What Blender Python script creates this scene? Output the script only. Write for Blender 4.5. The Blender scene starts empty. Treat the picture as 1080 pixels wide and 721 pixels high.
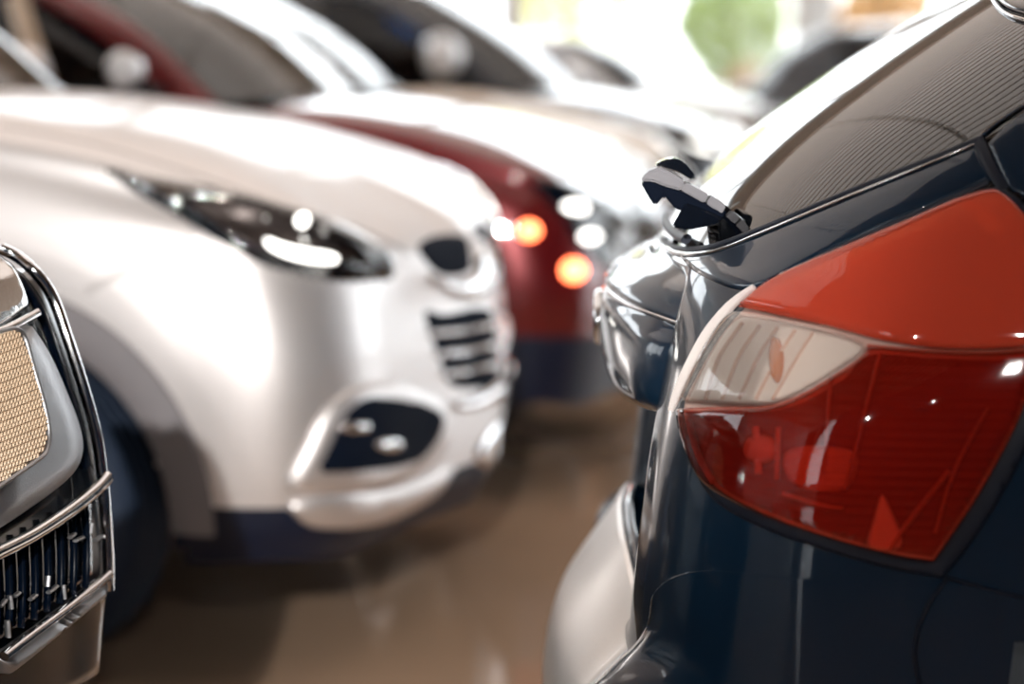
import bpy, bmesh, math, random
from mathutils import Vector, Matrix, noise
from mathutils.bvhtree import BVHTree
from mathutils.geometry import delaunay_2d_cdt

random.seed(4)
scn = bpy.context.scene
COL = scn.collection
PI = math.pi

# ---------------------------------------------------------------- camera
FPX = 2400.0
EYE = 1.226
TH = math.atan(281.5 / FPX)
CT, ST = math.cos(TH), math.sin(TH)


def ray(px, py):
    a = (px - 540) / FPX
    b = (py - 360.5) / FPX
    return Vector((a, CT - b * ST, -ST - b * CT))


class Frame:
    """A car's own ground frame: x along the car, y to its far side, z up."""

    def __init__(s, ox, oy, deg):
        s.ox, s.oy, s.a = ox, oy, math.radians(deg)
        s.m = Matrix.Translation((ox, oy, 0)) @ Matrix.Rotation(s.a, 4, 'Z')
        s.mi = s.m.inverted()
        s.eye = s.mi @ Vector((0, 0, EYE))

    def ray(s, px, py):
        return (s.mi.to_3x3() @ ray(px, py)).normalized()

    def pt(s, px, py, y):
        r = s.ray(px, py)
        t = (y - s.eye.y) / r.y
        return s.eye + r * t


# ---------------------------------------------------------------- colour + materials
def lin(r, g, b):
    f = lambda c: (c / 255 / 12.92) if c / 255 <= 0.04045 else ((c / 255 + 0.055) / 1.055) ** 2.4
    return (f(r), f(g), f(b), 1.0)


def principled(name, base, rough=.4, metal=0., coat=0., coat_rough=.03, spec=.5, bump=None, emit=None, estr=0., vary=0., vscale=40., trans=0., ior=1.45):
    m = bpy.data.materials.new(name)
    m.use_nodes = True
    nt = m.node_tree
    b = nt.nodes['Principled BSDF']
    b.inputs['Base Color'].default_value = base
    b.inputs['Roughness'].default_value = rough
    b.inputs['Metallic'].default_value = metal
    b.inputs['Coat Weight'].default_value = coat
    b.inputs['Coat Roughness'].default_value = coat_rough
    b.inputs['Specular IOR Level'].default_value = spec
    b.inputs['Transmission Weight'].default_value = trans
    b.inputs['IOR'].default_value = ior
    if emit:
        b.inputs['Emission Color'].default_value = emit
        b.inputs['Emission Strength'].default_value = estr
    tc = nt.nodes.new('ShaderNodeTexCoord')
    if vary:
        n = nt.nodes.new('ShaderNodeTexNoise')
        n.inputs['Scale'].default_value = vscale
        n.inputs['Detail'].default_value = 6
        nt.links.new(tc.outputs['Object'], n.inputs['Vector'])
        mx = nt.nodes.new('ShaderNodeMix')
        mx.data_type = 'RGBA'
        mx.inputs['A'].default_value = tuple(c * (1 - vary) for c in base[:3]) + (1,)
        mx.inputs['B'].default_value = tuple(min(1, c * (1 + vary)) for c in base[:3]) + (1,)
        nt.links.new(n.outputs['Fac'], mx.inputs['Factor'])
        nt.links.new(mx.outputs['Result'], b.inputs['Base Color'])
    if bump:
        kind, scale, strength = bump
        if kind == 'noise':
            t = nt.nodes.new('ShaderNodeTexNoise')
            t.inputs['Scale'].default_value = scale
        elif kind == 'voronoi':
            t = nt.nodes.new('ShaderNodeTexVoronoi')
            t.inputs['Scale'].default_value = scale
        else:
            t = nt.nodes.new('ShaderNodeTexWave')
            t.inputs['Scale'].default_value = scale
            t.bands_direction = kind
        nt.links.new(tc.outputs['Object'], t.inputs['Vector'])
        bp = nt.nodes.new('ShaderNodeBump')
        bp.inputs['Strength'].default_value = strength
        bp.inputs['Distance'].default_value = .002
        nt.links.new(t.outputs[0], bp.inputs['Height'])
        nt.links.new(bp.outputs['Normal'], b.inputs['Normal'])
    return m


def lens(name, tint, rough=.03, ior=1.5, bump=None, body=None, body_mix=0., gloss=1.):
    """Thin moulded plastic or glass: tinted see-through plus a clear reflection."""
    m = bpy.data.materials.new(name)
    m.use_nodes = True
    nt = m.node_tree
    nt.nodes.clear()
    out = nt.nodes.new('ShaderNodeOutputMaterial')
    tr = nt.nodes.new('ShaderNodeBsdfTransparent')
    tr.inputs['Color'].default_value = tint
    gl = nt.nodes.new('ShaderNodeBsdfGlossy')
    gl.inputs['Roughness'].default_value = rough
    gl.inputs['Color'].default_value = (gloss, gloss, gloss, 1)
    fr = nt.nodes.new('ShaderNodeFresnel')
    fr.inputs['IOR'].default_value = ior
    mix = nt.nodes.new('ShaderNodeMixShader')
    nt.links.new(fr.outputs[0], mix.inputs['Fac'])
    under = tr.outputs[0]
    if body:
        df = nt.nodes.new('ShaderNodeBsdfDiffuse')
        df.inputs['Color'].default_value = body
        mm = nt.nodes.new('ShaderNodeMixShader')
        mm.inputs['Fac'].default_value = body_mix
        nt.links.new(tr.outputs[0], mm.inputs[1])
        nt.links.new(df.outputs[0], mm.inputs[2])
        under = mm.outputs[0]
    nt.links.new(under, mix.inputs[1])
    nt.links.new(gl.outputs[0], mix.inputs[2])
    if bump:
        kind, scale, strength = bump
        tc = nt.nodes.new('ShaderNodeTexCoord')
        t = nt.nodes.new('ShaderNodeTexWave')
        t.bands_direction = kind
        t.inputs['Scale'].default_value = scale
        nt.links.new(tc.outputs['Object'], t.inputs['Vector'])
        bp = nt.nodes.new('ShaderNodeBump')
        bp.inputs['Strength'].default_value = strength
        bp.inputs['Distance'].default_value = .001
        nt.links.new(t.outputs[0], bp.inputs['Height'])
        nt.links.new(bp.outputs['Normal'], gl.inputs['Normal'])
        nt.links.new(bp.outputs['Normal'], fr.inputs['Normal'])
    nt.links.new(mix.outputs[0], out.inputs['Surface'])
    return m


M = {}
M['grey_paint'] = principled('dark_grey_car_paint', lin(10, 32, 50), rough=.35, metal=.0, coat=1, coat_rough=.015, spec=.15, bump=('noise', 900, .02))
M['grey_paint'].node_tree.nodes['Principled BSDF'].inputs['Coat IOR'].default_value = 1.42
M['silver_paint'] = principled('silver_car_paint', lin(226, 221, 219), rough=.44, metal=.85, coat=.4, coat_rough=.06, vary=.02, vscale=700)
M['red_paint'] = principled('dark_red_car_paint', lin(98, 14, 18), rough=.33, metal=.4, coat=1, coat_rough=.03, vary=.05, vscale=700)
M['beige_paint'] = principled('champagne_car_paint', lin(196, 172, 148), rough=.6, metal=.05, coat=.15, coat_rough=.03, vary=.02, vscale=700)
M['black_paint'] = principled('black_car_paint', lin(16, 26, 38), rough=.3, metal=.2, coat=1, coat_rough=.02, vary=.03, vscale=700)
M['white_paint'] = principled('white_car_paint', lin(226, 226, 226), rough=.4, coat=1, coat_rough=.03, vary=.02, vscale=300)
M['chrome'] = principled('chrome_trim', (.82, .82, .83, 1), rough=.08, metal=1, bump=('noise', 30, .05))
M['satin'] = principled('satin_grey_trim', (.42, .42, .43, 1), rough=.45, metal=1, bump=('noise', 400, .15))
M['black_plastic'] = principled('black_trim_plastic', lin(3, 16, 38), rough=.45, bump=('noise', 500, .2))
M['gloss_black'] = principled('gloss_black_trim', lin(3, 9, 20), rough=.15, coat=.6, coat_rough=.02, vary=.1)
M['matte_black'] = principled('matte_black_pocket', lin(4, 14, 30), rough=.8, spec=.15, bump=('noise', 200, .1))
M['seal'] = principled('rubber_seal', lin(8, 17, 34), rough=.5, vary=.1)
M['rubber'] = principled('tyre_rubber', lin(18, 34, 54), rough=.7, bump=('noise', 120, .3))
M['cladding'] = principled('grey_arch_cladding', lin(122, 118, 120), rough=.5, bump=('noise', 700, .1))
M['wiper_grey'] = principled('grey_wiper_plastic', lin(128, 126, 130), rough=.35, bump=('noise', 300, .1))
M['alloy'] = principled('alloy_wheel', (.8, .78, .75, 1), rough=.4, metal=.4, coat=.5)
M['interior'] = principled('dark_cabin_trim', lin(20, 38, 62), rough=.8, vary=.2, vscale=30)
M['glass'] = lens('tinted_car_glass', (.30, .44, .46, 1), rough=.01, ior=1.75)
M['dark_glass'] = lens('dark_car_glass', (.035, .06, .095, 1), rough=.008, ior=1.8)
M['side_glass'] = lens('navy_tinted_glass', (.06, .11, .18, 1), rough=.01, ior=1.42)
M['lamp_glass'] = lens('headlamp_cover', (.93, .93, .92, 1), rough=.01)
M['reflector'] = principled('lamp_reflector', (.8, .8, .8, 1), rough=.12, metal=1, bump=('noise', 60, .3))
M['bezel'] = principled('lamp_bezel', lin(70, 62, 60), rough=.3, metal=.6, vary=.2)
M['mesh_back'] = principled('mesh_backing', lin(190, 160, 132), rough=.6, vary=.3, vscale=14)
M['mesh_gold'] = principled('honeycomb_mesh', lin(216, 192, 164), rough=.45, vary=.15, vscale=60)


# ---------------------------------------------------------------- mesh helpers
def cr(p0, p1, p2, p3, t):
    return .5 * ((2 * p1) + (p2 - p0) * t + (2 * p0 - 5 * p1 + 4 * p2 - p3) * t * t + (3 * p1 - p0 - 3 * p2 + p3) * t ** 3)


def spline(pts, n, closed=False):
    """n points per span of a Catmull-Rom curve."""
    pts = [Vector(p) for p in pts]
    m = len(pts)
    out = []
    spans = m if closed else m - 1
    for i in range(spans):
        if closed:
            a, b, c, d = pts[i - 1], pts[i], pts[(i + 1) % m], pts[(i + 2) % m]
        else:
            b, c = pts[i], pts[i + 1]
            a = pts[i - 1] if i else b * 2 - c
            d = pts[i + 2] if i + 2 < m else c * 2 - b
        for k in range(n):
            out.append(cr(a, b, c, d, k / n))
    if not closed:
        out.append(pts[-1])
    return out


def surf(grid, nu, nv):
    """dense grid through a grid of control points"""
    rows = [spline(r, nv) for r in grid]
    cols = [spline([r[j] for r in rows], nu) for j in range(len(rows[0]))]
    return [[cols[j][i] for j in range(len(cols))] for i in range(len(cols[0]))]


def lerp(a, b, t):
    return a + (b - a) * t


def table(tab, x):
    """smooth interpolation in a [(key, value...)] table"""
    if x <= tab[0][0]:
        return tab[0][1]
    for i in range(len(tab) - 1):
        a, b = tab[i], tab[i + 1]
        if x <= b[0]:
            t = (x - a[0]) / (b[0] - a[0])
            h = b[0] - a[0]
            s = lambda k: (tab[min(k + 1, len(tab) - 1)][1] - tab[max(k - 1, 0)][1]) / (tab[min(k + 1, len(tab) - 1)][0] - tab[max(k - 1, 0)][0])
            m0, m1 = s(i) * h, s(i + 1) * h
            return (2 * t ** 3 - 3 * t * t + 1) * a[1] + (t ** 3 - 2 * t * t + t) * m0 + (-2 * t ** 3 + 3 * t * t) * b[1] + (t ** 3 - t * t) * m1
    return tab[-1][1]


TWIN = {}


def mesh_obj(name, verts, faces, mat, parent=None, sharp=40, label=None, mirror=False, weld=True):
    if mirror and min(abs(v[1]) for v in verts) > 2e-3:
        o = mesh_obj(name, verts, faces, mat, parent, sharp, label, False, weld)
        TWIN[o.name] = mesh_obj(name, [(v[0], -v[1], v[2]) for v in verts], [tuple(reversed(f)) for f in faces], mat, TWIN.get(parent.name, parent) if parent else None, sharp, label, False, weld)
        return o
    me = bpy.data.meshes.new(name)
    verts = [tuple(v) for v in verts]
    faces = [tuple(f) for f in faces]
    if mirror:
        n = len(verts)
        verts = verts + [(x, -y, z) for x, y, z in verts]
        faces = faces + [tuple(n + i for i in reversed(f)) for f in faces]
    me.from_pydata(verts, [], faces)
    bm = bmesh.new()
    bm.from_mesh(me)
    if weld:
        bmesh.ops.remove_doubles(bm, verts=bm.verts, dist=1e-5)
    bmesh.ops.recalc_face_normals(bm, faces=bm.faces)
    bm.to_mesh(me)
    bm.free()
    me.materials.append(mat)
    me.shade_smooth()
    if sharp:
        me.set_sharp_from_angle(angle=math.radians(sharp))
    o = bpy.data.objects.new(name, me)
    COL.objects.link(o)
    if parent:
        o.parent = parent
    if label:
        o['label'] = label
    return o


def grid_faces(nr, nc, base=0):
    return [(base + i * nc + j, base + i * nc + j + 1, base + (i + 1) * nc + j + 1, base + (i + 1) * nc + j) for i in range(nr - 1) for j in range(nc - 1)]


def grid_obj(name, g, mat, parent=None, thick=0., mirror=False, sharp=40, keep=None, label=None):
    nr, nc = len(g), len(g[0])
    vs = [p for r in g for p in r]
    fs = grid_faces(nr, nc)
    if keep:
        fs = [f for f in fs if keep(sum((Vector(vs[i]) for i in f), Vector()) / 4)]
    o = mesh_obj(name, vs, fs, mat, parent, sharp, label, mirror)
    if thick:
        s = o.modifiers.new('thickness', 'SOLIDIFY')
        s.thickness = thick
        s.offset = -1
        if o.name in TWIN:
            s = TWIN[o.name].modifiers.new('thickness', 'SOLIDIFY')
            s.thickness = thick
            s.offset = -1
    return o


def bvh_of(vs, fs):
    return BVHTree.FromPolygons([Vector(v) for v in vs], fs)


class Shell:
    """a construction surface that other parts are laid on"""

    def __init__(s, frame, grids):
        vs, fs = [], []
        for g in grids:
            b = len(vs)
            vs += [Vector(p) for r in g for p in r]
            fs += grid_faces(len(g), len(g[0]), b)
        s.fr = frame
        s.b = bvh_of(vs, fs)

    def hit(s, px, py):
        r = s.fr.ray(px, py)
        loc, nor, _, _ = s.b.ray_cast(s.fr.eye, r)
        if loc is None:
            # nearest approach of the ray to the surface
            best = None
            for k in range(60):
                p = s.fr.eye + r * (1.6 + k * .12)
                l, n, _, d = s.b.find_nearest(p)
                if l is not None and (best is None or d < best[2]):
                    best = (l, n, d)
            loc, nor = best[0], best[1]
        if nor.dot(r) > 0:
            nor = -nor
        return loc, nor


def smooth_poly(poly, n=6, corner=None):
    """closed spline; points listed in corner stay sharp"""
    m = len(poly)
    out = []
    corner = corner or set()
    P = [Vector((p[0], p[1])) for p in poly]
    for i in range(m):
        b, c = P[i], P[(i + 1) % m]
        a = b * 2 - c if i in corner else P[i - 1]
        d = c * 2 - b if (i + 1) % m in corner else P[(i + 2) % m]
        for k in range(n):
            out.append(cr(a, b, c, d, k / n))
    return out


def seg_dist(p, a, b):
    ab = b - a
    t = max(0, min(1, (p - a).dot(ab) / max(ab.length_squared, 1e-9)))
    return (p - a - ab * t).length


def inside(p, poly):
    c = False
    n = len(poly)
    for i in range(n):
        a, b = poly[i], poly[(i + 1) % n]
        if (a[1] > p[1]) != (b[1] > p[1]) and p[0] < (b[0] - a[0]) * (p[1] - a[1]) / (b[1] - a[1]) + a[0]:
            c = not c
    return c


def drape(name, shell, poly, mat, parent, step=8., lift=.004, base=-.002, edge=10., thick=.003, corner=None, spl=6, sharp=60, label=None, mirror=False, height=None):
    """a moulded piece with the outline poly lying on the shell; lift is its height above the shell, base that of its rim"""
    P = smooth_poly(poly, spl, corner) if spl else [Vector(p) for p in poly]
    # resample the boundary
    n = len(P)
    vin = list(P)
    ed = [(i, (i + 1) % n) for i in range(n)]
    x0, x1 = min(p.x for p in P), max(p.x for p in P)
    y0, y1 = min(p.y for p in P), max(p.y for p in P)
    ring = []
    if edge:
        dense = []
        for i in range(n):
            a, b = P[i], P[(i + 1) % n]
            m = max(1, int((b - a).length / (step * .8)))
            dense += [(a.lerp(b, (k + .5) / m), (b - a).normalized()) for k in range(m) if (b - a).length > 1e-6]
        for fr_ in (.35, 1.0):
            dd = edge * fr_
            for q, t in dense:
                for sg in (1, -1):
                    c = q + Vector((-t.y, t.x)) * dd * sg
                    if inside(c, P) and min(seg_dist(c, P[i], P[(i + 1) % n]) for i in range(n)) > dd * .9 and all((c - r).length > step * .3 for r in ring):
                        ring.append(c)
                        break
        vin += ring
    y = y0 + step * .5
    k = 0
    while y < y1:
        x = x0 + step * (.5 if k % 2 else .1)
        while x < x1:
            q = Vector((x, y))
            if inside(q, P) and min(seg_dist(q, P[i], P[(i + 1) % n]) for i in range(n)) > (edge + step * .5 if edge else step * .35) and all((q - r).length > step * .45 for r in ring):
                vin.append(q)
            x += step
        y += step * .87
        k += 1
    vo, eo, fo, *_ = delaunay_2d_cdt(vin, ed, [list(range(n))], 1, 1e-4)
    vs = []
    for q in vo:
        d = min(seg_dist(q, P[i], P[(i + 1) % n]) for i in range(n))
        t = 1. if not edge else min(1., d / edge)
        t = math.sqrt(max(0, 1 - (1 - t) ** 2))
        h = lerp(base, lift, t)
        if height:
            h += height(q.x, q.y, d)
        loc, nor = shell.hit(q.x, q.y)
        vs.append(loc + nor * h)
    o = mesh_obj(name, vs, fo, mat, parent, sharp, label, mirror)
    # faces toward the camera outward
    if thick:
        s = o.modifiers.new('thickness', 'SOLIDIFY')
        s.thickness = thick
        s.offset = -1
        if o.name in TWIN:
            s = TWIN[o.name].modifiers.new('thickness', 'SOLIDIFY')
            s.thickness = thick
            s.offset = -1
    return o


def drape_line(shell, pts, n=8, lift=0.):
    return [(l + nn * lift, nn) for l, nn in (shell.hit(p.x, p.y) for p in spline([Vector((a, b)) for a, b in pts], n))]


def sweep(line, w, h, seg=8, taper=None):
    """tube of elliptic section (w across, h along the normal) along [(point, normal)]"""
    vs, fs = [], []
    n = len(line)
    for i, (p, nn) in enumerate(line):
        t = (line[min(i + 1, n - 1)][0] - line[max(i - 1, 0)][0]).normalized()
        nn = (nn - t * nn.dot(t)).normalized()
        b = t.cross(nn)
        k = taper(i / (n - 1)) if taper else 1
        for j in range(seg):
            a = 2 * PI * j / seg
            vs.append(p + b * (math.cos(a) * w * k) + nn * (math.sin(a) * h * k))
    for i in range(n - 1):
        for j in range(seg):
            fs.append((i * seg + j, i * seg + (j + 1) % seg, (i + 1) * seg + (j + 1) % seg, (i + 1) * seg + j))
    fs.append(tuple(reversed(range(seg))))
    fs.append(tuple((n - 1) * seg + j for j in range(seg)))
    return vs, fs


def strip(name, line, w, h, mat, parent, seg=8, taper=None, mirror=False, label=None):
    vs, fs = sweep(line, w, h, seg, taper)
    return mesh_obj(name, vs, fs, mat, parent, 50, label, mirror)


def box_vf(c, s, rot=None, bev=.0):
    bm = bmesh.new()
    bmesh.ops.create_cube(bm, size=1)
    bmesh.ops.scale(bm, vec=Vector(s), verts=bm.verts)
    if bev:
        bmesh.ops.bevel(bm, geom=bm.edges[:], offset=bev, segments=2, affect='EDGES')
    mt = Matrix.Translation(Vector(c)) @ (rot.to_4x4() if rot else Matrix())
    bm.transform(mt)
    bm.verts.index_update()
    vs = [v.co.copy() for v in bm.verts]
    fs = [tuple(v.index for v in f.verts) for f in bm.faces]
    bm.free()
    return vs, fs


def join(parts):
    vs, fs = [], []
    for v, f in parts:
        b = len(vs)
        vs += list(v)
        fs += [tuple(b + i for i in q) for q in f]
    return vs, fs


def lathe(profile, seg=48, axis='Y', c=(0, 0, 0), closed=False):
    """profile [(radius, along)] revolved"""
    vs, fs = [], []
    n = len(profile)
    for i in range(seg):
        a = 2 * PI * i / seg
        for r, h in profile:
            if axis == 'Y':
                vs.append(Vector((c[0] + r * math.cos(a), c[1] + h, c[2] + r * math.sin(a))))
            elif axis == 'X':
                vs.append(Vector((c[0] + h, c[1] + r * math.cos(a), c[2] + r * math.sin(a))))
            else:
                vs.append(Vector((c[0] + r * math.cos(a), c[1] + r * math.sin(a), c[2] + h)))
    for i in range(seg):
        for j in range(n if closed else n - 1):
            a, b = i * n + j, i * n + (j + 1) % n
            c2, d = ((i + 1) % seg) * n + (j + 1) % n, ((i + 1) % seg) * n + j
            fs.append((a, b, c2, d))
    return vs, fs


def empty(name, fr, label, cat, group=None):
    o = bpy.data.objects.new(name, None)
    COL.objects.link(o)
    o.matrix_world = fr.m
    o.empty_display_size = .2
    o['label'] = label
    o['category'] = cat
    if group:
        o['group'] = group
    return o


# ---------------------------------------------------------------- wheel
def make_wheel(parent, x, y, r=.335, w=.215, rimr=.225, steer=0., spokes=5, mat=None):
    mat = mat or M['alloy']
    side = -1 if y < 0 else 1
    prof = [(rimr, -w / 2), (rimr + .03, -w / 2 - .006), (r - .05, -w / 2 - .006), (r - .018, -w / 2 + .012), (r - .002, -w / 2 + .04)]
    for k in range(-2, 3):
        prof += [(r, k * .033 - .011), (r, k * .033 + .011), (r - .008, k * .033 + .013), (r - .008, k * .033 + .02)]
    prof += [(r - .002, w / 2 - .04), (r - .018, w / 2 - .012), (r - .05, w / 2 + .006), (rimr + .03, w / 2 + .006), (rimr, w / 2)]
    vs, fs = lathe(prof, 72)
    # cross grooves on the shoulders
    for i, v in enumerate(vs):
        rr = math.hypot(v.x, v.z)
        if rr > r - .02 and (i // len(prof)) % 2 == 0:
            v.x *= (rr - .006) / rr
            v.z *= (rr - .006) / rr
    ty = mesh_obj('tyre', vs, fs, M['rubber'], parent, 35)
    ty.location = (x, y, r)
    ty.rotation_euler = (0, 0, math.radians(steer))
    f = side
    rim = [(rimr + .004, f * w * .5), (rimr - .008, f * (w * .5 + .004)), (rimr - .018, f * w * .42), (rimr - .03, f * w * .1), (rimr - .035, -f * w * .3), (.04, -f * w * .3)]
    parts = [lathe(rim, 60)]
    for k in range(spokes):
        a = 2 * PI * k / spokes + PI / 2
        for da in (-.13, .13):
            vs2, fs2 = box_vf((0, 0, 0), (rimr - .05, .03, .034), bev=.008)
            ca, sa = math.cos(a + da), math.sin(a + da)
            out = []
            for v in vs2:
                t = v.x / (rimr - .05) + .5
                rr = .035 + t * (rimr - .052)
                off = v.z * (1.25 - .4 * t)
                out.append(Vector((rr * ca - off * sa, f * (w * .40 - .025 * (1 - t)) + v.y, rr * sa + off * ca)))
            parts.append((out, fs2))
    vs, fs = join(parts)
    ro = mesh_obj('rim', vs, fs, mat, ty, 35)
    hb = [(.0, f * w * .44), (.03, f * w * .43), (.045, f * w * .38), (.05, f * w * .2)]
    vs, fs = lathe(hb, 32)
    mesh_obj('hub_cap', vs, fs, M['chrome'], ty, 40)
    vs, fs = lathe([(.03, -f * .01), (.15, -f * .01), (.15, -f * .03), (.03, -f * .03)], 40)
    mesh_obj('brake_disc', vs, fs, M['satin'], ty, 40)
    return ty



# ---------------------------------------------------------------- a car of the parked row
FR_B = Frame(-.02, 5.25, -11.3)
# feature lines from the bonnet centre (first) to the sill (last); each runs from the middle of the
# nose, round the front corner, along the side, round the rear corner to the middle of the tail
LINES = [
    [(-0.092, 0, 0.872), (-0.14, 0, 0.914), (-0.25, 0, 0.972), (-0.41, 0, 1.037), (-0.64, 0, 1.113), (-0.87, 0, 1.16), (-1.2, 0, 1.195), (-2.2, 0, 1.2), (-3.2, 0, 1.2), (-3.7, 0, 1.16), (-3.92, 0, 1.12), (-4.1, 0, 1.08), (-4.18, 0, 1.06), (-4.22, 0, 1.045)],
    [(-0.066, 0, 0.853), (-0.105, -0.2, 0.862), (-0.18, -0.38, 0.91), (-0.36, -0.5, 1.012), (-0.58, -0.52, 1.085), (-0.86, -0.52, 1.142), (-1.22, -0.52, 1.18), (-2.2, -0.46, 1.19), (-3.2, -0.46, 1.19), (-3.7, -0.46, 1.15), (-3.98, -0.44, 1.1), (-4.14, -0.38, 1.05), (-4.22, -0.2, 1.035), (-4.25, 0, 1.025)],
    [(-0.046, 0, 0.832), (-0.097, -0.28, 0.838), (-0.16, -0.62, 0.866), (-0.29, -0.755, 0.968), (-0.495, -0.79, 1.034), (-0.845, -0.8, 1.113), (-1.2, -0.8, 1.148), (-2.2, -0.74, 1.15), (-3.2, -0.73, 1.15), (-3.75, -0.7, 1.13), (-4.05, -0.66, 1.07), (-4.2, -0.52, 1.02), (-4.27, -0.27, 1.005), (-4.29, 0, 1.0)],
    [(-0.03, 0, 0.8), (-0.091, -0.31, 0.805), (-0.17, -0.64, 0.835), (-0.31, -0.8, 0.913), (-0.52, -0.845, 0.973), (-0.87, -0.865, 1.038), (-1.23, -0.87, 1.073), (-2.2, -0.85, 1.09), (-3.2, -0.84, 1.09), (-3.75, -0.8, 1.06), (-4.08, -0.73, 1.0), (-4.24, -0.58, 0.96), (-4.31, -0.3, 0.945), (-4.33, 0, 0.94)],
    [(-0.024, 0, 0.72), (-0.102, -0.34, 0.725), (-0.16, -0.68, 0.765), (-0.3, -0.835, 0.84), (-0.51, -0.885, 0.885), (-0.87, -0.9, 0.93), (-1.23, -0.905, 0.95), (-2.2, -0.905, 0.95), (-3.2, -0.9, 0.95), (-3.75, -0.86, 0.93), (-4.1, -0.78, 0.88), (-4.27, -0.62, 0.85), (-4.35, -0.32, 0.84), (-4.37, 0, 0.84)],
    [(-0.012, 0, 0.59), (-0.089, -0.36, 0.592), (-0.145, -0.7, 0.61), (-0.27, -0.86, 0.64), (-0.49, -0.905, 0.66), (-0.87, -0.915, 0.76), (-1.26, -0.915, 0.68), (-2.2, -0.915, 0.66), (-3.0, -0.912, 0.68), (-3.75, -0.87, 0.7), (-4.1, -0.79, 0.66), (-4.28, -0.63, 0.63), (-4.36, -0.33, 0.62), (-4.38, 0, 0.62)],
    [(-0.024, 0, 0.345), (-0.1, -0.36, 0.345), (-0.155, -0.68, 0.35), (-0.27, -0.835, 0.365), (-0.49, -0.885, 0.375), (-0.87, -0.9, 0.42), (-1.26, -0.9, 0.4), (-2.2, -0.9, 0.38), (-3.0, -0.9, 0.4), (-3.75, -0.85, 0.42), (-4.1, -0.77, 0.4), (-4.27, -0.62, 0.38), (-4.34, -0.33, 0.375), (-4.36, 0, 0.375)],
    [(-0.075, 0, 0.23), (-0.14, -0.36, 0.24), (-0.21, -0.66, 0.235), (-0.31, -0.8, 0.25), (-0.51, -0.85, 0.25), (-0.87, -0.86, 0.285), (-1.26, -0.86, 0.28), (-2.2, -0.86, 0.25), (-3.0, -0.86, 0.26), (-3.75, -0.81, 0.27), (-4.08, -0.74, 0.27), (-4.24, -0.6, 0.26), (-4.3, -0.32, 0.255), (-4.31, 0, 0.255)],
]
WHEEL_X = (-.885, -3.42)


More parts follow.
